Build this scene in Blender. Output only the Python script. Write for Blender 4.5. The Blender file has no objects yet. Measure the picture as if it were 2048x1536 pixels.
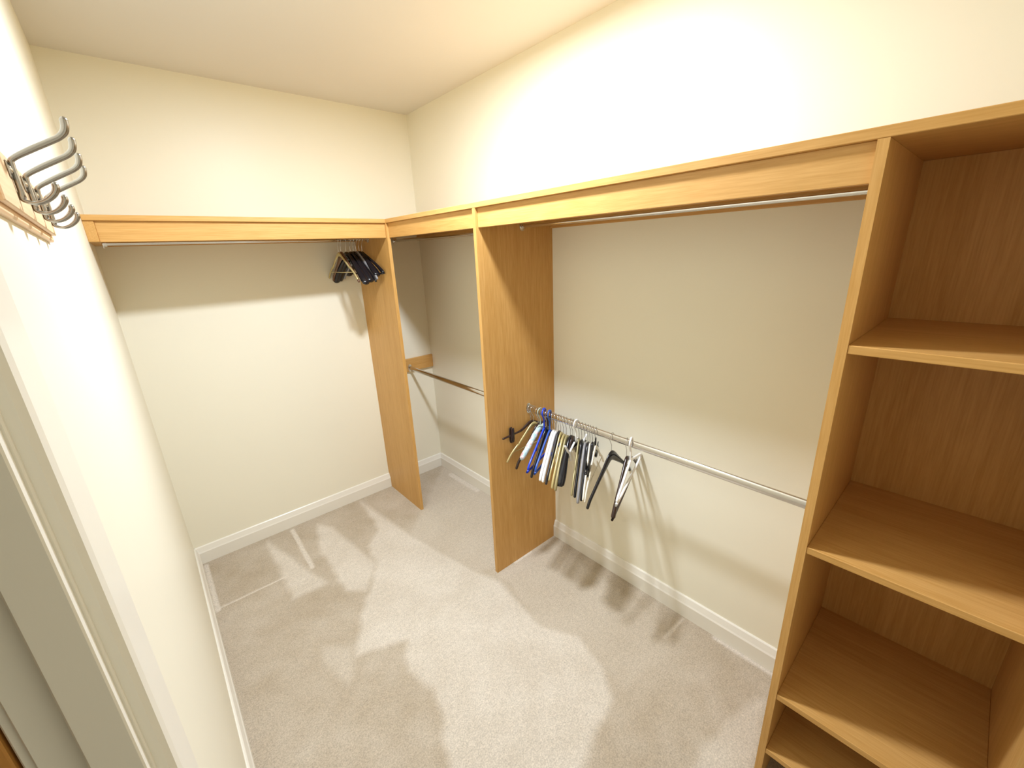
import bpy, bmesh, math, random
import numpy as np
from mathutils import Vector, Matrix, noise as mnoise

random.seed(4)
sc = bpy.context.scene
COL = sc.collection

# ------------------------------------------------------------------ camera
cd = bpy.data.cameras.new('camera')
cam = bpy.data.objects.new('camera', cd)
COL.objects.link(cam)
cam.location = (-1.5084, -2.6242, 1.5792)
cam.rotation_euler = (1.2627, 0.0419, -0.7269)
cd.sensor_fit = 'HORIZONTAL'
cd.sensor_width = 36.0
cd.lens = 839.36 / 2048 * 36.0
cd.clip_start = 0.01
sc.camera = cam

# ------------------------------------------------------------------ view, world, lamp strength
sc.view_settings.view_transform = 'Standard'
sc.view_settings.look = 'None'
sc.view_settings.gamma = 1.0
sc.view_settings.use_curve_mapping = False
sc.view_settings.exposure = 0.0
sc.cycles.use_denoising = True
sc.cycles.max_bounces = 12
sc.cycles.diffuse_bounces = 7
sc.cycles.sample_clamp_indirect = 8
LAMP = (-0.785, -1.43, 2.378)
LAMP_R = 0.075
LAMP_POWER = 41.5
LAMP_COLOR = (0.93, 1.0, 1.11)
w = bpy.data.worlds.new('world'); sc.world = w
w.use_nodes = True
w.node_tree.nodes['Background'].inputs[0].default_value = (1.0, 0.80, 0.52, 1)
w.node_tree.nodes['Background'].inputs[1].default_value = 0.2
ld = bpy.data.lights.new('ceiling_lamp_light', 'AREA')
ld.shape = 'DISK'; ld.size = 2 * LAMP_R
ld.energy = LAMP_POWER; ld.color = LAMP_COLOR
lo = bpy.data.objects.new('ceiling_lamp_light', ld); COL.objects.link(lo)
lo.location = LAMP

# ------------------------------------------------------------------ dimensions (metres; corner of right and back wall = origin)
W = 1.5855; HC = 2.40; D = 0.4393; DB = 0.4358
Y2 = -1.2125; Y3 = -2.4281; Y4 = -2.8347; YF = -2.87
T = 0.018; HT = 1.7636; TB = 0.020; HF = 0.0731
ZU = HT - TB                       # underside of the top boards
ZF = ZU - HF                       # lower edge of fascia
SK = 0.018; SH = 0.1006            # baseboard

# ------------------------------------------------------------------ materials
def new_mat(name):
    m = bpy.data.materials.new(name); m.use_nodes = True
    nt = m.node_tree; b = nt.nodes['Principled BSDF']
    return m, nt, b
def node(nt, t, **kw):
    n = nt.nodes.new(t)
    for k, v in kw.items(): setattr(n, k, v)
    return n
def simple(name, col, rough=.5, metal=0.0, spec=.5, noise=0.0, nscale=30):
    m, nt, b = new_mat(name)
    b.inputs['Base Color'].default_value = (*col, 1)
    b.inputs['Roughness'].default_value = rough
    b.inputs['Metallic'].default_value = metal
    b.inputs['Specular IOR Level'].default_value = spec
    tc = node(nt, 'ShaderNodeTexCoord')
    nz = node(nt, 'ShaderNodeTexNoise'); nz.inputs['Scale'].default_value = nscale; nz.inputs['Detail'].default_value = 3
    nt.links.new(tc.outputs['Object'], nz.inputs['Vector'])
    mx = node(nt, 'ShaderNodeMix', data_type='RGBA')
    mx.inputs['A'].default_value = (*[c * (1 - noise) for c in col], 1)
    mx.inputs['B'].default_value = (*[min(1, c * (1 + noise)) for c in col], 1)
    nt.links.new(nz.outputs['Fac'], mx.inputs['Factor'])
    nt.links.new(mx.outputs['Result'], b.inputs['Base Color'])
    return m
def paint(name, col, rough, bump=.02, var=.015):
    m = simple(name, col, rough, 0, .35, var, 3)
    nt = m.node_tree; b = nt.nodes['Principled BSDF']
    tc = node(nt, 'ShaderNodeTexCoord')
    nz = node(nt, 'ShaderNodeTexNoise'); nz.inputs['Scale'].default_value = 220; nz.inputs['Detail'].default_value = 2
    bp = node(nt, 'ShaderNodeBump'); bp.inputs['Strength'].default_value = bump; bp.inputs['Distance'].default_value = .002
    nt.links.new(tc.outputs['Object'], nz.inputs['Vector'])
    nt.links.new(nz.outputs['Fac'], bp.inputs['Height']); nt.links.new(bp.outputs['Normal'], b.inputs['Normal'])
    return m
def wood(name, axis, light=(.63, .365, .122), dark=(.51, .272, .070), rough=.42):
    m, nt, b = new_mat(name)
    tc = node(nt, 'ShaderNodeTexCoord')
    mp = node(nt, 'ShaderNodeMapping')
    s = [1.0, 1.0, 1.0]; s[axis] = .045
    mp.inputs['Scale'].default_value = s
    nt.links.new(tc.outputs['Object'], mp.inputs['Vector'])
    n1 = node(nt, 'ShaderNodeTexNoise'); n1.inputs['Scale'].default_value = 55; n1.inputs['Detail'].default_value = 6; n1.inputs['Roughness'].default_value = .62; n1.inputs['Distortion'].default_value = .25
    n2 = node(nt, 'ShaderNodeTexNoise'); n2.inputs['Scale'].default_value = 260; n2.inputs['Detail'].default_value = 3
    n3 = node(nt, 'ShaderNodeTexNoise'); n3.inputs['Scale'].default_value = 9; n3.inputs['Detail'].default_value = 2
    for n in (n1, n2, n3): nt.links.new(mp.outputs['Vector'], n.inputs['Vector'])
    a = node(nt, 'ShaderNodeMath', operation='MULTIPLY_ADD'); a.inputs[1].default_value = .55
    nt.links.new(n2.outputs['Fac'], a.inputs[0]); 
    h = node(nt, 'ShaderNodeMath', operation='MULTIPLY'); h.inputs[1].default_value = .45
    nt.links.new(n1.outputs['Fac'], h.inputs[0]); nt.links.new(h.outputs[0], a.inputs[2])
    a2 = node(nt, 'ShaderNodeMath', operation='MULTIPLY_ADD'); a2.inputs[1].default_value = .35
    nt.links.new(n3.outputs['Fac'], a2.inputs[0]); nt.links.new(a.outputs[0], a2.inputs[2])
    cr = node(nt, 'ShaderNodeValToRGB')
    cr.color_ramp.elements[0].position = .50; cr.color_ramp.elements[0].color = (*dark, 1)
    cr.color_ramp.elements[1].position = .82; cr.color_ramp.elements[1].color = (*light, 1)
    nt.links.new(a2.outputs[0], cr.inputs['Fac'])
    nt.links.new(cr.outputs['Color'], b.inputs['Base Color'])
    b.inputs['Roughness'].default_value = rough
    b.inputs['Specular IOR Level'].default_value = .4
    bp = node(nt, 'ShaderNodeBump'); bp.inputs['Strength'].default_value = .08; bp.inputs['Distance'].default_value = .001
    nt.links.new(a.outputs[0], bp.inputs['Height']); nt.links.new(bp.outputs['Normal'], b.inputs['Normal'])
    return m
M = {}
M['wall'] = paint('cream_wall_paint', (.83, .805, .67), .42)
M['ceiling'] = paint('ceiling_paint', (.74, .745, .73), .7)
M['trim'] = paint('cream_gloss_paint', (.80, .78, .70), .3, .005)
M['wx'] = wood('oak_veneer_grain_x', 0); M['wy'] = wood('oak_veneer_grain_y', 1); M['wz'] = wood('oak_veneer_grain_z', 2)
M['beech'] = wood('pale_beech_wood', 1, (.80, .58, .36), (.70, .46, .26), .4)
M['oakdoor'] = wood('oak_door_wood', 2, (.60, .30, .07), (.48, .22, .05), .4)
M['chrome'] = simple('polished_chrome', (.72, .71, .69), .14, 1.0, .5, .02)
M['nickel'] = simple('brushed_nickel', (.36, .345, .32), .24, 1.0, .5, .05, 60)
M['wire'] = simple('steel_hook_wire', (.62, .61, .60), .2, 1.0)
M['white'] = simple('white_plastic', (.86, .86, .86), .35, noise=.01)
M['offwhite'] = simple('cream_plastic', (.80, .76, .64), .35, noise=.02)
M['black'] = simple('black_plastic', (.008, .008, .011), .22, noise=.1)
M['charcoal'] = simple('charcoal_plastic', (.020, .018, .021), .35, noise=.1)
M['brown'] = simple('dark_brown_plastic', (.030, .014, .010), .25, noise=.1)
M['blue'] = simple('bright_blue_plastic', (.01, .05, .62), .25, noise=.03)
M['navy'] = simple('royal_blue_plastic', (.02, .08, .38), .3, noise=.05)
M['gold'] = simple('champagne_gold_plastic', (.52, .43, .20), .3, .35, noise=.06)
M['bronze'] = simple('dull_bronze_plastic', (.34, .29, .14), .38, .3, noise=.06)
M['grey'] = simple('grey_plastic', (.26, .255, .26), .35, noise=.05)
M['mint'] = simple('mint_green_ribbon', (.42, .52, .44), .6, noise=.05)
M['brownwood'] = simple('brown_stained_wood', (.13, .06, .028), .3, noise=.2)
M['tanwood'] = simple('tan_varnished_wood', (.42, .25, .10), .3, noise=.15)
M['olive'] = simple('olive_green_foam', (.22, .24, .03), .7, noise=.1)
def patterned():
    m, nt, b = new_mat('floral_padded_fabric')
    tc = node(nt, 'ShaderNodeTexCoord')
    v = node(nt, 'ShaderNodeTexVoronoi'); v.inputs['Scale'].default_value = 85
    nt.links.new(tc.outputs['Object'], v.inputs['Vector'])
    cr = node(nt, 'ShaderNodeValToRGB'); e = cr.color_ramp.elements
    e[0].position = 0; e[0].color = (.62, .68, .74, 1); e[1].position = 1; e[1].color = (.60, .66, .74, 1)
    for p, c in ((.3, (.34, .56, .58)), (.42, (.82, .82, .84)), (.6, (.62, .32, .32)), (.72, (.84, .82, .82)), (.88, (.45, .62, .66))):
        x = e.new(p); x.color = (*c, 1)
    sp = node(nt, 'ShaderNodeSeparateColor'); nt.links.new(v.outputs['Color'], sp.inputs[0])
    nt.links.new(sp.outputs[0], cr.inputs['Fac']); nt.links.new(cr.outputs['Color'], b.inputs['Base Color'])
    b.inputs['Roughness'].default_value = .9
    return m
M['floral'] = patterned()
def carpet():
    m, nt, b = new_mat('beige_pile_carpet')
    at = node(nt, 'ShaderNodeAttribute', attribute_name='pile')
    tc = node(nt, 'ShaderNodeTexCoord')
    f1 = node(nt, 'ShaderNodeTexNoise'); f1.inputs['Scale'].default_value = 190; f1.inputs['Detail'].default_value = 4; f1.inputs['Roughness'].default_value = .7
    f2 = node(nt, 'ShaderNodeTexNoise'); f2.inputs['Scale'].default_value = 60; f2.inputs['Detail'].default_value = 3
    for n in (f1, f2): nt.links.new(tc.outputs['Object'], n.inputs['Vector'])
    mx = node(nt, 'ShaderNodeMix', data_type='RGBA')
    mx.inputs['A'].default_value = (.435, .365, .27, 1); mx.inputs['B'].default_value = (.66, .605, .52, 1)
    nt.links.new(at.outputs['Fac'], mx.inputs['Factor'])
    s = node(nt, 'ShaderNodeMath', operation='MULTIPLY_ADD'); s.inputs[1].default_value = 1.3
    nt.links.new(f1.outputs['Fac'], s.inputs[0])
    s2 = node(nt, 'ShaderNodeMath', operation='MULTIPLY_ADD'); s2.inputs[1].default_value = .35; s2.inputs[2].default_value = .175
    nt.links.new(f2.outputs['Fac'], s2.inputs[0]); nt.links.new(s2.outputs[0], s.inputs[2])
    hs = node(nt, 'ShaderNodeMix', data_type='RGBA', blend_type='MULTIPLY'); hs.inputs['Factor'].default_value = 1
    cb = node(nt, 'ShaderNodeCombineColor')
    for i in range(3): nt.links.new(s.outputs[0], cb.inputs[i])
    nt.links.new(mx.outputs['Result'], hs.inputs['A']); nt.links.new(cb.outputs[0], hs.inputs['B'])
    nt.links.new(hs.outputs['Result'], b.inputs['Base Color'])
    b.inputs['Roughness'].default_value = 1; b.inputs['Specular IOR Level'].default_value = .05
    b.inputs['Sheen Weight'].default_value = .15
    bp = node(nt, 'ShaderNodeBump'); bp.inputs['Strength'].default_value = .6; bp.inputs['Distance'].default_value = .004
    nt.links.new(f1.outputs['Fac'], bp.inputs['Height']); nt.links.new(bp.outputs['Normal'], b.inputs['Normal'])
    return m
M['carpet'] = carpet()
def emit():
    m, nt, b = new_mat('lit_opal_glass')
    b.inputs['Base Color'].default_value = (1, .97, .9, 1)
    b.inputs['Emission Color'].default_value = (1, .93, .82, 1); b.inputs['Emission Strength'].default_value = 12
    return m
M['opal'] = emit()

# ------------------------------------------------------------------ mesh helpers
def link_mesh(name, bm, mat, parent=None, smooth=False, local=False):
    """bm is in world coordinates (or in the parent's own frame when local)"""
    bmesh.ops.recalc_face_normals(bm, faces=bm.faces)
    me = bpy.data.meshes.new(name)
    o = bpy.data.objects.new(name, me)
    if parent is not None and not local:
        p = parent; off = Vector((0, 0, 0))
        while p is not None:
            off += p.location; p = p.parent
        bmesh.ops.translate(bm, verts=bm.verts, vec=-off)
    bm.to_mesh(me); bm.free()
    me.materials.append(M[mat])
    if smooth:
        for p in me.polygons: p.use_smooth = True
    COL.objects.link(o)
    if parent is not None: o.parent = parent
    return o
def add_box(bm, x0, x1, y0, y1, z0, z1, bev=0.0):
    x0, x1 = min(x0, x1), max(x0, x1); y0, y1 = min(y0, y1), max(y0, y1); z0, z1 = min(z0, z1), max(z0, z1)
    r = bmesh.ops.create_cube(bm, size=1)
    for v in r['verts']:
        v.co = Vector(((x0 + x1) / 2 + v.co.x * (x1 - x0), (y0 + y1) / 2 + v.co.y * (y1 - y0), (z0 + z1) / 2 + v.co.z * (z1 - z0)))
    if bev > 0:
        es = list({e for v in r['verts'] for e in v.link_edges})
        bmesh.ops.bevel(bm, geom=es, offset=bev, segments=1, affect='EDGES')
def box(name, x0, x1, y0, y1, z0, z1, mat, parent=None, bev=0.0012):
    bm = bmesh.new(); add_box(bm, x0, x1, y0, y1, z0, z1, bev)
    return link_mesh(name, bm, mat, parent)
def add_prism(bm, prof, axis, a0, a1):
    """prof: 2D points in the two axes that are not `axis` (in xyz order)"""
    oth = [i for i in range(3) if i != axis]
    def P(p, a):
        c = [0, 0, 0]; c[oth[0]] = p[0]; c[oth[1]] = p[1]; c[axis] = a
        return bm.verts.new(c)
    A = [P(p, a0) for p in prof]; B = [P(p, a1) for p in prof]
    bm.faces.new(A); bm.faces.new(B[::-1]); n = len(prof)
    for i in range(n): bm.faces.new((A[i], B[i], B[(i + 1) % n], A[(i + 1) % n]))
def prism(name, prof, axis, a0, a1, mat, parent=None):
    bm = bmesh.new(); add_prism(bm, prof, axis, a0, a1)
    return link_mesh(name, bm, mat, parent)
def catmull(pts, n):
    out = []; P = [pts[0]] + list(pts) + [pts[-1]]
    for i in range(1, len(P) - 2):
        p0, p1, p2, p3 = [np.array(q, float) for q in P[i - 1:i + 3]]
        for k in range(n):
            t = k / n
            out.append(.5 * ((2 * p1) + (-p0 + p2) * t + (2 * p0 - 5 * p1 + 4 * p2 - p3) * t * t + (-p0 + 3 * p1 - 3 * p2 + p3) * t ** 3))
    out.append(np.array(pts[-1], float))
    return out
def sweep(bm, pts, sub=3, sides=8, closed=False):
    """pts: (x, y, z, half width across local Y, half width along the in-plane normal)"""
    S = catmull(pts, sub) if sub > 1 else [np.array(p, float) for p in pts]
    rings = []
    n = len(S)
    for i, s in enumerate(S):
        a = S[max(0, i - 1)][:3]; b = S[min(n - 1, i + 1)][:3]
        t = Vector(b - a)
        if t.length < 1e-9: t = Vector((1, 0, 0))
        t.normalize()
        up = Vector((0, 1, 0))
        if abs(t.dot(up)) > .9: up = Vector((1, 0, 0))
        nn = t.cross(up).normalized(); bb = nn.cross(t).normalized()
        c = Vector(s[:3]); wy = s[3]; wn = s[4]
        rings.append([bm.verts.new(c + bb * (wy * math.cos(2 * math.pi * k / sides)) + nn * (wn * math.sin(2 * math.pi * k / sides))) for k in range(sides)])
    for i in range(n - 1):
        for k in range(sides):
            bm.faces.new((rings[i][k], rings[i][(k + 1) % sides], rings[i + 1][(k + 1) % sides], rings[i + 1][k]))
    for ring, sgn, s in ((rings[0], -1, 0), (rings[-1], 1, -1)):
        a = S[0][:3] if s == 0 else S[-1][:3]; b = S[1][:3] if s == 0 else S[-2][:3]
        d = Vector(a - b).normalized() * (min(S[s][3], S[s][4]) * .7)
        cap = bmesh.ops.extrude_discrete_faces(bm, faces=[bm.faces.new(ring)])
        f = cap['faces'][0]; c = f.calc_center_median()
        for v in f.verts: v.co = c + (v.co - c) * .55 + d
def empty(name, loc, label=None, cat=None, group=None, kind=None):
    o = bpy.data.objects.new(name, None); COL.objects.link(o); o.location = loc
    o.empty_display_size = .05
    tag(o, label, cat, group, kind)
    return o
def tag(o, label=None, cat=None, group=None, kind=None):
    if label: o['label'] = label
    if cat: o['category'] = cat
    if group: o['group'] = group
    if kind: o['kind'] = kind
    return o

# ------------------------------------------------------------------ structure: floor with brushed pile marks
XH = -2.75                          # far side of the hall outside the doorway
def build_floor():
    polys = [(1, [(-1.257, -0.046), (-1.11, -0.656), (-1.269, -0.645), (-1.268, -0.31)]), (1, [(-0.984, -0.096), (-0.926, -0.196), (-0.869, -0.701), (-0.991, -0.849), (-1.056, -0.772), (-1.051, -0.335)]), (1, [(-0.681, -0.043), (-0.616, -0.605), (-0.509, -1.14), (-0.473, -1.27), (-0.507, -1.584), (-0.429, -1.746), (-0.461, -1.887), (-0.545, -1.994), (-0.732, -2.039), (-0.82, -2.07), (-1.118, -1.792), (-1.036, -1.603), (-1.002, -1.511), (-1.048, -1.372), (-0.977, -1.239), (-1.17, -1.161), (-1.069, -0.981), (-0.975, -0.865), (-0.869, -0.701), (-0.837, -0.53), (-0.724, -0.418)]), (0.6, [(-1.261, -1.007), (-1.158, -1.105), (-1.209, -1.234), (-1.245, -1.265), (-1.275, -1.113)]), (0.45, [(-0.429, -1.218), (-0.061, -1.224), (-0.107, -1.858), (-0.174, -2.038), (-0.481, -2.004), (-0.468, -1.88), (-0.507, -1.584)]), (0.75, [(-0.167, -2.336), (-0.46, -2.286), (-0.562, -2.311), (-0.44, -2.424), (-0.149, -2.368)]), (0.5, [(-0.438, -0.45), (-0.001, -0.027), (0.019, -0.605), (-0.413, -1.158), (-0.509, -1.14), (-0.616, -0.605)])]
    strokes = [((-1.114, -.05), (-1.13, -.482), .011, 1.1), ((-1.565, -.451), (-1.254, -.452), .004, 1.3), ((-1.556, -.046), (-1.556, -.465), .010, 1.1),
               ((-.026, -2.135), (-.028, -2.41), .010, 1.0), ((-.172, -1.992), (-.03, -1.998), .006, .9), ((-.045, -.193), (-.04, -.508), .02, .9), ((-.325, -1.218), (-.209, -1.218), .006, 1.1)]
    step = .008
    xs = np.arange(-W - .06, .03, step); ys = np.arange(YF - .04, .03, step)
    X, Y = np.meshgrid(xs, ys, indexing='ij')
    nx, ny = X.shape
    N1 = np.zeros_like(X); N2 = np.zeros_like(X); N3 = np.zeros_like(X)
    for i in range(nx):
        for j in range(ny):
            v = Vector((X[i, j], Y[i, j], 0))
            N1[i, j] = mnoise.noise(v * 14); N2[i, j] = mnoise.noise(v * 14 + Vector((7, 3, 1))); N3[i, j] = mnoise.noise(v * 4.5 + Vector((1, 9, 2)))
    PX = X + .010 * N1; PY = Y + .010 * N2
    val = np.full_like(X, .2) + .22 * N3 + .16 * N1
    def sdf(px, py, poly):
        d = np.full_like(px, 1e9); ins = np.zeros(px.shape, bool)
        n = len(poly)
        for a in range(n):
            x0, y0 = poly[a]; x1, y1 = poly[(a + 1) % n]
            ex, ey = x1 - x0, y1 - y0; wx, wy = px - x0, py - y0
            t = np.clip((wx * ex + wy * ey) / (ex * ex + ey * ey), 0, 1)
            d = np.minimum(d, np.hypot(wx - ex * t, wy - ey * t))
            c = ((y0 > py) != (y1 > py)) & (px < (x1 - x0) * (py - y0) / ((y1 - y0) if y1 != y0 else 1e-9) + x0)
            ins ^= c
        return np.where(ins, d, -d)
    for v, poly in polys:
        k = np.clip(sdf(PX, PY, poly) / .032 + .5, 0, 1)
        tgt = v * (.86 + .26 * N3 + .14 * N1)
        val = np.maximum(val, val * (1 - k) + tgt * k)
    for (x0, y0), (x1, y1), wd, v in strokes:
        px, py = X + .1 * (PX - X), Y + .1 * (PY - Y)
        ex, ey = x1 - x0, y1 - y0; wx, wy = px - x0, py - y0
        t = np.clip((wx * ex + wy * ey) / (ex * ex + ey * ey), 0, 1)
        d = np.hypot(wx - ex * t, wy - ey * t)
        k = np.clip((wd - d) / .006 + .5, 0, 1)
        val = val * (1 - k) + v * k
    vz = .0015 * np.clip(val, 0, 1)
    verts = np.stack([X, Y, np.zeros_like(X)], -1).reshape(-1, 3)
    idx = np.arange(nx * ny).reshape(nx, ny)
    faces = np.stack([idx[:-1, :-1], idx[1:, :-1], idx[1:, 1:], idx[:-1, 1:]], -1).reshape(-1, 4)
    # hall part, slab below
    V = verts.tolist(); F = faces.tolist(); n = len(V)
    x0, x1, y0, y1 = float(xs[0]), float(xs[-1]), float(ys[0]), float(ys[-1])
    V += [[XH, YF - .6, 0], [x0, YF - .6, 0], [x0, -1.0, 0], [XH, -1.0, 0],
          [XH, YF - .6, -.05], [x1, YF - .6, -.05], [x1, y1, -.05], [XH, y1, -.05]]
    F += [[n, n + 1, n + 2, n + 3], [n + 4, n + 7, n + 6, n + 5]]
    me = bpy.data.meshes.new('floor'); me.from_pydata(V, [], F)
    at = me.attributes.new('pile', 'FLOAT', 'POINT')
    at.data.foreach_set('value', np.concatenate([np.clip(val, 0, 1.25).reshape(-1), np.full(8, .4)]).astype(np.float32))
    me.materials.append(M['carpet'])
    o = bpy.data.objects.new('floor', me); COL.objects.link(o)
    tag(o, kind='structure')
build_floor()

# ------------------------------------------------------------------ structure: walls, ceiling
def struct(o): o['kind'] = 'structure'; return o
WT = .0525                          # thickness of the partition with the doorway
DY = -2.240                         # near face of the door lining
DY2 = -2.835                        # far jamb (behind the camera)
struct(box('wall_right', 0, .1, YF - .1, .1, -.05, HC + .05, 'wall', bev=0))
struct(box('wall_back', -W - .1, 0, 0, .1, -.05, HC + .05, 'wall', bev=0))
struct(box('wall_front', -W, 0, YF - .1, YF, -.05, HC + .05, 'wall', bev=0))
bm = bmesh.new()
add_box(bm, -W - WT, -W, DY + .025, 0, -.05, HC + .05)
add_box(bm, -W - WT, -W, YF - .1, DY2 - .025, -.05, HC + .05)
add_box(bm, -W - WT, -W, DY2 - .025, DY + .025, 2.055, HC + .05)
struct(link_mesh('wall_left', bm, 'wall'))
struct(box('ceiling', XH, .1, YF - .6, .1, HC, HC + .1, 'ceiling', bev=0))
struct(box('wall_hall_side', XH - .1, XH, YF - .6, -.9, -.05, HC + .05, 'wall', bev=0))
struct(box('wall_hall_back', XH, -W - WT, -1.0, -.9, -.05, HC + .05, 'wall', bev=0))

# baseboards (square foot, chamfered top)
def bb_profile(s):
    return [(0, 0), (s * SK, 0), (s * SK, .066), (s * .0145, .073), (s * .0075, .097), (s * .004, SH), (0, SH)]
struct(prism('baseboard_back', bb_profile(-1), 0, -W, 0, 'trim'))
bm = bmesh.new()
add_prism(bm, [(a, b) for a, b in bb_profile(-1)], 1, 0, Y3)
struct(link_mesh('baseboard_right', bm, 'trim'))
bm = bmesh.new()
add_prism(bm, [(-W + a, b) for a, b in bb_profile(1)], 1, 0, -2.14)
struct(link_mesh('baseboard_left', bm, 'trim'))

# door casing: architrave, lining, stop
AX = -W + .012
bm = bmesh.new()
def arch(bm, y0, y1, z1):
    prof = [(-W, y0), (-W + .009, y0), (-W + .0102, y0 - .006), (-W + .0102, y0 - .020), (AX, y0 - .026), (AX, y1 + .010), (AX - .002, y1 + .004), (AX - .006, y1 + .001), (-W, y1)]
    add_prism(bm, prof, 2, 0, z1)
arch(bm, -2.14, -2.236, 2.13)
add_box(bm, -W, AX, -2.236, DY2, 2.035, 2.13, .001)
struct(link_mesh('trim_1', bm, 'trim'))
bm = bmesh.new()
add_box(bm, -W - WT - .0, -W, DY, DY + .025, 0, 2.055, .001)
add_box(bm, -W - WT, -W, DY2 - .025, DY2, 0, 2.055, .001)
add_box(bm, -W - WT, -W, DY2, DY, 2.03, 2.055, .001)
struct(link_mesh('trim_2', bm, 'trim'))
bm = bmesh.new()
add_box(bm, -W - .0280, -W - .0020, DY - .013, DY, 0, 2.03, .0012)
add_box(bm, -W - .0280, -W - .0020, DY2, DY2 + .013, 0, 2.03, .0012)
struct(link_mesh('trim_3', bm, 'trim'))
bm = bmesh.new()
add_box(bm, -W - WT - .006, -W - WT, DY + .095, DY + .004, 0, 2.13, .001)
struct(link_mesh('trim_4', bm, 'trim'))
d = box('door_1', -W - WT - .048, -W - WT - .008, DY + .62, DY + .002, .01, 2.03, 'oakdoor')
struct(d)
bm = bmesh.new()
sweep(bm, [(-W - WT - .048, DY + .56, 1.0, .008, .008), (-W - WT - .09, DY + .56, 1.0, .008, .008), (-W - WT - .095, DY + .53, 1.0, .008, .006), (-W - WT - .095, DY + .45, 1.0, .008, .005)])
link_mesh('door_handle', bm, 'chrome', d, True)

# ------------------------------------------------------------------ ceiling lamp (above and outside the frame)
cl = empty('ceiling_light', (LAMP[0], LAMP[1], HC), 'small round recessed downlight with white ring in mid ceiling', 'ceiling light')
bm = bmesh.new()
ring = [(.082, HC), (.082, HC - .004), (.086, HC - .010), (.100, HC - .008), (.104, HC - .003), (.104, HC)]
for k in range(36):
    for (r0, z0), (r1, z1) in zip(ring, ring[1:] + ring[:1]):
        q = []
        for rr, zz, kk in ((r0, z0, k), (r1, z1, k), (r1, z1, k + 1), (r0, z0, k + 1)):
            a = 2 * math.pi * kk / 36
            q.append(bm.verts.new((LAMP[0] + rr * math.cos(a), LAMP[1] + rr * math.sin(a), zz)))
        bm.faces.new(q)
bmesh.ops.remove_doubles(bm, verts=bm.verts, dist=1e-5)
link_mesh('trim_ring', bm, 'white', cl, True)
bm = bmesh.new()
bmesh.ops.create_cone(bm, cap_ends=True, segments=36, radius1=.080, radius2=.082, depth=.006, matrix=Matrix.Translation((LAMP[0], LAMP[1], HC - .0045)))
link_mesh('diffuser', bm, 'opal', cl)

# ------------------------------------------------------------------ fitted wardrobe
# divider panels, scribed around the baseboard
pn = prism('divider_panel', [(-DB, 0), (-SK - .001, 0), (-SK - .001, .068), (-.006, SH + .002), (0, SH + .002), (0, ZU - .0005), (-DB, ZU - .0005)], 0, -D, -D + T, 'wz')
tag(pn, 'oak divider panel standing out from the back wall in the far corner', 'panel')
pn = prism('divider_panel', [(-D, 0), (-SK - .001, 0), (-SK - .001, .068), (-.006, SH + .002), (0, SH + .002), (0, ZU - .0005), (-D, ZU - .0005)], 1, Y2, Y2 + T, 'wz')
tag(pn, 'tall wide oak divider panel on the right wall beside the full lower rail', 'panel')

# shelf over the back wall
s1 = empty('hanging_shelf', (-1.0, 0, ZF), 'oak top shelf with deep front fascia along the back wall', 'shelf')
box('top_board', -W, -D, -DB, 0, ZU, HT, 'wx', s1)
box('fascia', -W + .030, -D, -DB + .012 + T, -DB + .012, ZF, ZU, 'wx', s1)
box('side_batten', -W, -W + .030, -DB + .006, 0, ZF + .001, ZU, 'wy', s1)
box('wall_batten', -W + .030, -D, -T, 0, ZF - .002, ZU, 'wx', s1)
# shelf over the right wall (runs on over the shelving unit)
s2 = empty('hanging_shelf', (0, -1.5, ZF), 'long oak top shelf with fascia along the right wall, over the cubby unit', 'shelf')
box('top_board', -D, 0, YF + .001, 0, ZU, HT, 'wy', s2)
box('fascia', -D + .012, -D + .012 + T, Y2 + T, -DB, ZF, ZU, 'wy', s2)
box('fascia', -D + .012, -D + .012 + T, Y3, Y2, ZF, ZU, 'wy', s2)
box('wall_batten', -T, 0, Y2 + T, -.0005, ZF - .002, ZU, 'wy', s2)
box('wall_batten', -T, 0, Y3, Y2, ZF - .002, ZU, 'wy', s2)
# batten carrying the low rail in the corner bay
wb = box('wall_batten', -D + T, 0, -T, 0, .803, .892, 'wx', bev=.001)
tag(wb, 'short oak batten on the back wall holding the corner rail end', 'batten')

# shelving unit
su = empty('shelving_unit', (-D / 2, (Y3 + Y4) / 2, 0), 'open oak shelving unit with deep shelves at the right edge', 'shelving unit')
prism('side_panel', [(-D, 0), (-SK - .001, 0), (-SK - .001, .068), (-.006, SH + .002), (0, SH + .002), (0, ZU - .0005), (-D, ZU - .0005)], 1, Y3, Y3 - T, 'wz', su)
prism('side_panel', [(-D, 0), (0, 0), (0, ZU - .0005), (-D, ZU - .0005)], 1, Y4, Y4 - T, 'wz', su)
box('back_panel', -.006, 0, Y4, Y3 - T, .02, ZU - .0005, 'wz', su, 0)
for z in (1.3651, .8693, .3824, .1658):
    box('shelf', -D + .001, -.006, Y4, Y3 - T, z - T, z, 'wy', su)

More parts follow.
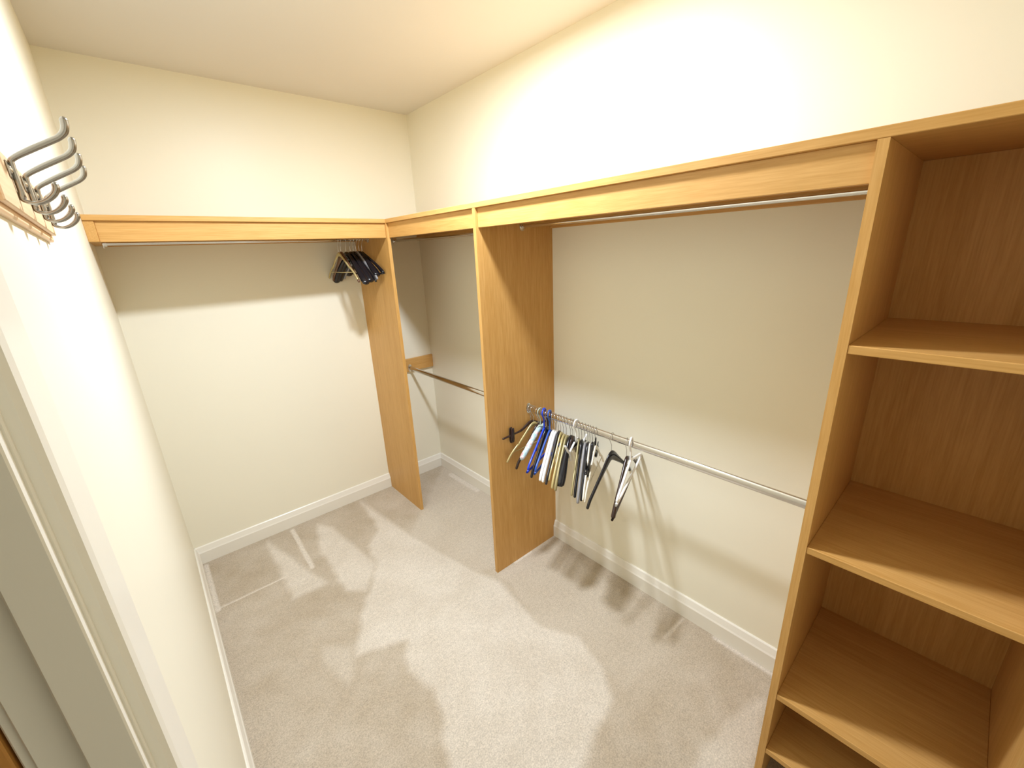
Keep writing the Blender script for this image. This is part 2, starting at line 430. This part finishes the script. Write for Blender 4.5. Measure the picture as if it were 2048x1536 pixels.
# ------------------------------------------------------------------ rails
def oval(bm, axis, a0, a1, c, hw, hh, n=24):
    pr = [(c[0] + hw * math.copysign(abs(math.cos(t)) ** .8, math.cos(t)), c[1] + hh * math.sin(t)) for t in [2 * math.pi * k / n for k in range(n)]]
    add_prism(bm, pr, axis, a0, a1)
def rail(label, axis, a0, a1, c, hw=.0075, hh=.015):
    loc = (c[0], a0, c[1]) if axis == 1 else (a0, c[0], c[1])
    r = empty('hanging_rail', loc, label, 'rail')
    bm = bmesh.new(); oval(bm, axis, a0, a1, c, hw, hh)
    o = link_mesh('rod', bm, 'chrome', r, True)
    o.data.set_sharp_from_angle(angle=math.radians(50))
    for e, s in ((a0, 1), (a1, -1)):
        dd = s * (1 if a1 > a0 else -1)
        bm = bmesh.new()
        oval(bm, axis, e, e + dd * .003, c, hw + .0065, hh + .011)
        # open-topped cup around the rod end
        n = 14; outer = [(c[0] + (hw + .003) * math.cos(math.pi + math.pi * k / n), c[1] + (hh + .004) * math.sin(math.pi + math.pi * k / n)) for k in range(n + 1)]
        inner = [(c[0] + (hw + .0005) * math.cos(2 * math.pi - math.pi * k / n), c[1] + (hh + .0005) * math.sin(2 * math.pi - math.pi * k / n)) for k in range(n + 1)]
        prof = [(outer[0][0], c[1] + hh * .8)] + outer + [(outer[-1][0], c[1] + hh * .8), (inner[0][0], c[1] + hh * .8)] + inner + [(inner[-1][0], c[1] + hh * .8)]
        add_prism(bm, prof, axis, e + dd * .003, e + dd * .013)
        link_mesh('end_bracket', bm, 'chrome', r)
    return r
RB = -.1872; RZ = .8387; RZU = 1.675; RBY = -.19
rail('chrome rail under the back wall shelf with dark coat hangers', 0, -W + .030, -D, (RBY, RZU), .0085, .0085)
rail('chrome rail high up in the corner bay between two divider panels', 1, -T, Y2 + T, (RB, 1.668), .0085, .0085)
rail('empty chrome rail under the long right shelf fascia', 1, Y2, Y3, (RB - .003, 1.6765), .0085, .0085)
rail('empty low chrome rail in the corner bay, reflecting brown', 1, -T, Y2 + T, (RB, .829))
rail('low chrome rail on the right wall crowded with hangers', 1, Y2, Y3, (RB, RZ))

# ------------------------------------------------------------------ coat rack on the left wall
rk = empty('coat_rack', (-W, -1.84, 1.665), 'moulded pale wood coat rack with four metal double hooks on white wall', 'coat rack')
prism('back_board', [(-W, 1.6265), (-W + .004, 1.6265), (-W + .0055, 1.629), (-W + .0055, 1.699), (-W + .004, 1.702), (-W, 1.702)], 1, -2.035, -1.652, 'beech', rk)
bm = bmesh.new()
add_box(bm, -W + .0055, -W + .011, -2.016, -1.664, 1.635, 1.692, .0012)
link_mesh('front_board', bm, 'beech', rk)
def hook(y):
    x0 = -W + .011
    bm = bmesh.new(); r = .0031; r2 = .0026
    # back plate stem with long upper prong
    sweep(bm, [(x0 + .0030, y, 1.6500, r2, r2), (x0 + .0030, y, 1.668, r2, r2), (x0 + .0032, y, 1.6825, r, r2), (x0 + .0055, y, 1.6880, r, r2), (x0 + .020, y, 1.6975, r, r),
               (x0 + .0365, y, 1.7070, r, r), (x0 + .0450, y, 1.7122, .0034, r), (x0 + .0505, y, 1.7180, .0040, .0034), (x0 + .0528, y, 1.7245, .0042, .0036), (x0 + .0533, y, 1.7302, .0042, .0036)], 4, 12)
    # short lower prong
    sweep(bm, [(x0 + .0028, y, 1.6560, r2, r2), (x0 + .0020, y, 1.6493, r2, .0022), (x0 + .006, y, 1.6463, r2, .0020), (x0 + .0118, y, 1.6455, .0032, .0021), (x0 + .0190, y, 1.6480, .0040, .0025),
               (x0 + .0260, y, 1.6540, .0048, .0030), (x0 + .0298, y, 1.6605, .0050, .0032), (x0 + .0300, y, 1.6650, .0044, .0030)], 4, 12)
    o = link_mesh('double_hook', bm, 'nickel', rk, True)
    bm = bmesh.new()
    bmesh.ops.create_uvsphere(bm, u_segments=12, v_segments=6, radius=.0042, matrix=Matrix.Translation((x0 + .0016, y - .009, 1.676)) @ Matrix.Scale(.5, 4, (1, 0, 0)))
    link_mesh('screw', bm, 'chrome', o, True)
    bm = bmesh.new(); add_box(bm, x0, x0 + .0015, y - .014, y + .004, 1.668, 1.684, .0005)
    link_mesh('mounting_plate', bm, 'nickel', o)
for y in (-1.925, -1.842, -1.760, -1.680): hook(y)
# the rack hangs slightly out of level
rk.rotation_euler = (math.radians(-2.0), 0, 0)

# ------------------------------------------------------------------ clothes hangers (local frame: X towards the room, Z up, origin in the rod centre)
def hook_pts(r=.0014, zneck=-.066, R=.0185, x0=0.0):
    p = []
    cz = .0165 + r - R
    for a in range(205, -46, -25):
        t = math.radians(a); p.append((R * math.cos(t), 0, cz + R * math.sin(t), r, r))
    p += [(.006, 0, -.026, r, r), (0, 0, -.036, r, r), (0, 0, -.050, r, r), (0, 0, zneck, r, r)]
    return p
def arm(pts, both=True, scale=1.0):
    """pts along one arm from neck outwards (x, z, wy, wn) -> full body path"""
    L = [(-x * scale, 0, z, a, b) for x, z, a, b in pts[::-1] if x > 0]
    return L + [(x * scale, 0, z, a, b) for x, z, a, b in pts]
def scaled_z(pts, k, z0=-.075):
    return [(x, z0 + (z - z0) * k, a, b) for x, z, a, b in pts]
def make_hanger(kind, mat, L=.185, k=1.0, hookmat='wire', barmat=None):
    h = bpy.data.objects.new('clothes_hanger', None); COL.objects.link(h); h.empty_display_size = .03
    def add(name, bm, m): return link_mesh(name, bm, m, h, True, local=True)
    s = L / .185
    if kind == 'tube':
        r = .0052
        bm = bmesh.new()
        sweep(bm, [(p[0], 0, p[2] + .003, r * .8, r * .8) for p in hook_pts(.0036, -.078, .0195)], 3)
        add('hook', bm, mat)
        bm = bmesh.new()
        A = scaled_z([(0, -.078, r, .006), (.02, -.084, r, r), (.09, -.118, r, r), (.165, -.155, r, r), (.183, -.168, r, r)], k)
        sweep(bm, arm(A, scale=s), 3)
        zb = A[-1][1]
        sweep(bm, [(-.183 * s, 0, zb, r, r), (-.180 * s, 0, zb - .010, r, r), (-.168 * s, 0, zb - .014, r, r), (.168 * s, 0, zb - .014, r, r), (.180 * s, 0, zb - .010, r, r), (.183 * s, 0, zb, r, r)], 3)
        for q in (-1, 1):
            sweep(bm, [(q * .085 * s, 0, -.075 - .042 * k, .002, .003), (q * .085 * s, 0, -.075 - .056 * k, .002, .003), (q * .098 * s, 0, -.075 - .058 * k, .002, .0025)], 2, 6)
        add('body', bm, mat)
    elif kind == 'contour':
        bm = bmesh.new(); sweep(bm, hook_pts(), 2, 6); add('hook', bm, hookmat)
        bm = bmesh.new()
        A = scaled_z([(0, -.084, .007, .022), (.022, -.094, .007, .019), (.05, -.116, .0065, .0150), (.10, -.155, .006, .009), (.150, -.196, .006, .0075), (.170, -.214, .006, .0075), (.185, -.236, .0055, .007)], k)
        sweep(bm, arm(A, scale=s), 3, 10)
        add('body', bm, mat)
        if barmat:
            bm = bmesh.new(); z = -.075 + (-.196 + .075) * k
            sweep(bm, [(-.152 * s, 0, z, .003, .003), (0, 0, z - .001, .003, .003), (.152 * s, 0, z, .003, .003)], 1); add('trouser_bar', bm, barmat)
    elif kind == 'loop':       # deep hanger with a bar joining the ends
        bm = bmesh.new(); sweep(bm, hook_pts(), 2, 6); add('hook', bm, hookmat)
        bm = bmesh.new()
        A = scaled_z([(0, -.078, .007, .012), (.02, -.086, .007, .010), (.07, -.112, .006, .008), (.13, -.150, .007, .0090), (.172, -.183, .0085, .0115), (.190, -.199, .0085, .0105)], k)
        sweep(bm, arm(A, scale=s), 3, 10); add('body', bm, mat)
        bm = bmesh.new(); z = A[-1][1]
        sweep(bm, [(-.185 * s, 0, z, .0045, .0045), (-.178 * s, 0, z - .006, .0045, .0045), (.178 * s, 0, z - .006, .0045, .0045), (.185 * s, 0, z, .0045, .0045)], 2)
        add('trouser_bar', bm, barmat or mat)
    elif kind == 'slim':
        bm = bmesh.new(); sweep(bm, hook_pts(), 2, 6); add('hook', bm, hookmat)
        bm = bmesh.new()
        A = scaled_z([(0, -.076, .0045, .012), (.02, -.082, .0045, .009), (.055, -.107, .0042, .006), (.098, -.142, .0042, .0052), (.103, -.150, .0042, .0045), (.112, -.150, .0042, .005), (.155, -.180, .0042, .0055), (.185, -.212, .0042, .005)], k)
        sweep(bm, arm(A, scale=s), 3); add('body', bm, mat)
        bm = bmesh.new(); z = -.075 + (-.176 + .075) * k
        sweep(bm, [(-.150 * s, 0, z, .0022, .0022), (0, 0, z - .002, .0022, .0022), (.150 * s, 0, z, .0022, .0022)], 1); add('trouser_bar', bm, barmat or mat)
    elif kind == 'flat':       # thick white moulded arms
        bm = bmesh.new(); sweep(bm, hook_pts(), 2, 6); add('hook', bm, hookmat)
        bm = bmesh.new()
        A = scaled_z([(0, -.084, .0068, .013), (.03, -.096, .0068, .0125), (.08, -.134, .0068, .0115), (.14, -.182, .0068, .0100), (.172, -.211, .0068, .0092), (.185, -.232, .0062, .0085)], k)
        sweep(bm, arm(A, scale=s), 3, 10); add('body', bm, mat)
    elif kind == 'padded':
        bm = bmesh.new(); sweep(bm, hook_pts(.0024), 3, 8); add('hook', bm, hookmat)
        bm = bmesh.new()
        A = [(0, -.078, .011, .012), (.03, -.092, .0125, .0125), (.08, -.128, .013, .0125), (.13, -.166, .013, .0125), (.165, -.190, .0125, .012), (.175, -.197, .009, .009)]
        S = arm(scaled_z(A, k), scale=s)
        S = [(p[0], p[1], p[2], p[3] * (1 + .05 * ((i % 2) * 2 - 1)), p[4] * (1 + .05 * ((i % 2) * 2 - 1))) for i, p in enumerate(catmull(S, 2))]
        sweep(bm, S, 2, 12); add('padded_cover', bm, mat)
        bm = bmesh.new()
        sweep(bm, [(-.012, .006, -.066, .004, .007), (0, .012, -.071, .003, .004), (.014, .004, -.066, .004, .007), (.020, 0, -.080, .003, .005)], 2, 6); add('ribbon', bm, 'mint')
    elif kind == 'clip':
        bm = bmesh.new(); sweep(bm, hook_pts(), 2, 6); add('hook', bm, hookmat)
        bm = bmesh.new()
        A = [(0, -.070, .006, .010), (.03, -.080, .0055, .008), (.062, -.094, .005, .0065), (.10, -.098, .0045, .005), (.183, -.101, .0045, .005)]
        sweep(bm, arm(scaled_z(A, k), scale=s), 3); add('body', bm, mat)
        for q in (-1, 1):
            zc = -.075 + (-.024) * k; xc = q * .127 * s
            bm = bmesh.new()
            for sy in (-1, 1):
                sweep(bm, [(xc, sy * .0075, zc + .036, .002, .009), (xc, sy * .0060, zc + .016, .003, .012), (xc, sy * .0050, zc - .004, .003, .013), (xc, sy * .0036, zc - .028, .003, .013), (xc, sy * .0024, zc - .038, .002, .011)], 2, 8)
            add('clip', bm, barmat or mat)
    elif kind == 'fork':       # little white hanger with forked ends
        bm = bmesh.new(); sweep(bm, [(p[0], 0, p[2] + .002, .0032, .0032) for p in hook_pts(.0032, -.086, .0190)], 3); add('hook', bm, mat)
        bm = bmesh.new()
        sweep(bm, [(-.085, 0, -.112, .004, .004), (0, 0, -.098, .004, .008), (.045, 0, -.108, .004, .005)], 3); add('body', bm, 'black')
        for q in (-1, 1):
            bm = bmesh.new(); xc = q * .052
            sweep(bm, [(xc - .038, 0, -.082, .005, .004), (xc - .012, 0, -.105, .005, .0055), (xc, 0, -.114, .005, .007), (xc + .014, 0, -.104, .005, .0055), (xc + .036, 0, -.070, .005, .004)], 3)
            sweep(bm, [(xc, 0, -.112, .005, .009), (xc - .004, 0, -.135, .0045, .0065), (xc - .008, 0, -.158, .004, .0045)], 3)
            add('forked_clip', bm, mat)
    elif kind == 'coat':       # broad shouldered
        bm = bmesh.new(); sweep(bm, hook_pts(), 2, 6); add('hook', bm, hookmat)
        bm = bmesh.new()
        A = scaled_z([(0, -.080, .009, .017), (.03, -.090, .010, .016), (.07, -.118, .013, .014), (.12, -.160, .018, .012), (.160, -.196, .022, .013), (.185, -.222, .020, .012)], k)
        sweep(bm, arm(A, scale=s), 3, 12); add('body', bm, mat)
        if barmat:
            bm = bmesh.new(); z = -.075 + (-.185 + .075) * k
            sweep(bm, [(-.145 * s, 0, z, .004, .004), (.145 * s, 0, z, .004, .004)], 1); add('trouser_bar', bm, barmat)
    return h
def hang(h, y, yaw, label, tilt=0, group='hangers on the low right rail', x=RB, z=RZ):
    h.location = (x, y, z)
    h.rotation_euler = (0, math.radians(tilt), math.pi + math.radians(yaw))
    tag(h, label, 'hanger', group)
    return h
def copy_hanger(src):
    c = src.copy(); COL.objects.link(c)
    for ch in src.children:
        q = ch.copy(); COL.objects.link(q); q.parent = c
    return c
HB = make_hanger
hang(HB('clip', 'brown', .185), -1.228, 0, 'dark brown clip hanger nearest the divider panel on the low rail')
g1 = hang(HB('slim', 'gold', .185, 1.0), -1.246, 2, 'slim gold hanger hanging in front of the brown clip hanger')
hang(HB('contour', 'brown', .168, 1.0), -1.279, 6, 'dark brown hanger whose tip peeks out below the floral padded one')
hang(HB('padded', 'floral', .150, .95, 'mint'), -1.294, 5, 'floral padded fabric hanger with a mint green hook')
hang(HB('tube', 'blue', .185, 1.35), -1.320, 20, 'bright blue tubular plastic hanger with a thick blue hook')
b1 = hang(HB('contour', 'black', .185, 1.0), -1.337, 21, 'black hanger directly behind the bright blue tubular one')
hang(HB('tube', 'navy', .18, 1.3, ), -1.356, 22, 'second, darker royal blue tubular hanger beside the thick white pair')
w1 = hang(HB('flat', 'white', .185, 1.0), -1.376, 25, 'thick white moulded hanger, left one of the pair')
c = copy_hanger(w1); hang(c, -1.393, 25, 'thick white moulded hanger, right one of the pair')
hang(HB('contour', 'charcoal', .185, 1.0), -1.412, 25, 'charcoal plastic hanger between the white pair and the gold ones')
c = copy_hanger(g1); hang(c, -1.426, 26, 'slim gold hanger, leftmost of the three in mid rail')
hang(HB('flat', 'gold', .19, 1.04), -1.442, 27, 'middle of the three gold hangers in mid rail, pale highlight')
hang(HB('flat', 'bronze', .19, 1.06), -1.460, 27, 'widest dull gold hanger, rightmost of the three in mid rail')
hang(HB('coat', 'black', .158, 1.02), -1.484, 24, 'black hanger with a broad rounded end behind the white forked one')
hang(HB('contour', 'brown', .15, .95), -1.497, 20, 'short dark brown hanger behind the white forked clip')
hang(HB('fork', 'white', .1), -1.517, 8, 'small white hanger with forked white clips and thick white hook')
hang(HB('slim', 'bronze', .195, 1.12), -1.534, 31, 'thin bronze hanger right of the white forked hanger')
b2 = copy_hanger(b1); hang(b2, -1.549, 31, 'black hanger between the thin bronze and the grey hangers')
hang(HB('flat', 'grey', .195, 1.10), -1.567, 31, 'mid grey plastic hanger among the black ones')
b3 = copy_hanger(b1); hang(b3, -1.583, 31, 'black hanger just right of the grey hanger')
hang(HB('slim', 'offwhite', .195, 1.08), -1.594, 31, 'thin cream hanger mostly hidden behind a black hanger')
hang(HB('clip', 'black', .135, 2.4), -1.608, 27, 'short black hanger with shiny clip left of the cream hanger')
cr_ = hang(HB('slim', 'offwhite', .18, 1.15), -1.624, 25, 'cream hanger with a black sleeve on its hook, last of the crowd')
bm = bmesh.new(); sweep(bm, [(0, 0, -.030, .0035, .0035), (0, 0, -.062, .0035, .0035)], 1, 10); link_mesh('hook_sleeve', bm, 'black', cr_, True, local=True)
hang(HB('contour', 'black', .186, 1.0), -1.705, 8, 'black hanger with bare wire hook hanging alone between the crowd and the last pair')
hang(HB('loop', 'brown', .19, 1.15), -1.776, 20, 'very dark brown hanger with trouser bar behind the single white hanger', tilt=6)
hang(HB('tube', 'white', .185, .75), -1.795, 19, 'white tubular hanger at the right end, farthest along the rail', tilt=3)

# upper left rail: local X points towards the room (-y)
def hang_u(h, x, yaw, label, tilt=0):
    h.location = (x, RBY, RZU)
    h.rotation_euler = (0, math.radians(tilt), -math.pi / 2 + math.radians(yaw))
    tag(h, label, 'hanger', 'coat hangers on the back wall rail')
    return h
hang_u(HB('slim', 'gold', .185, .95), -.616, 3, 'thin gold hanger, leftmost on the back wall rail')
hang_u(HB('contour', 'brownwood', .172, .90), -.602, 2, 'brown wooden hanger tucked behind the thin gold one, back wall rail')
hang_u(HB('coat', 'black', .190, 1.04), -.574, 3, 'broad black coat hanger with its wide shoulder facing the room')
hang_u(HB('coat', 'black', .178, .98), -.550, 6, 'second broad black coat hanger, just behind the widest one')
hang_u(HB('contour', 'black', .180, .93), -.532, 9, 'narrow glossy black hanger in the middle of the back wall group')
hang_u(HB('contour', 'grey', .165, .86), -.516, 10, 'dark grey hanger with a silvery highlight near the divider panel')
hang_u(HB('coat', 'black', .150, .80), -.499, 8, 'short black hanger, second from the corner divider panel')
hang_u(HB('loop', 'black', .172, .86), -.482, 9, 'black hanger with trouser bar and shiny end, nearest the corner divider panel')
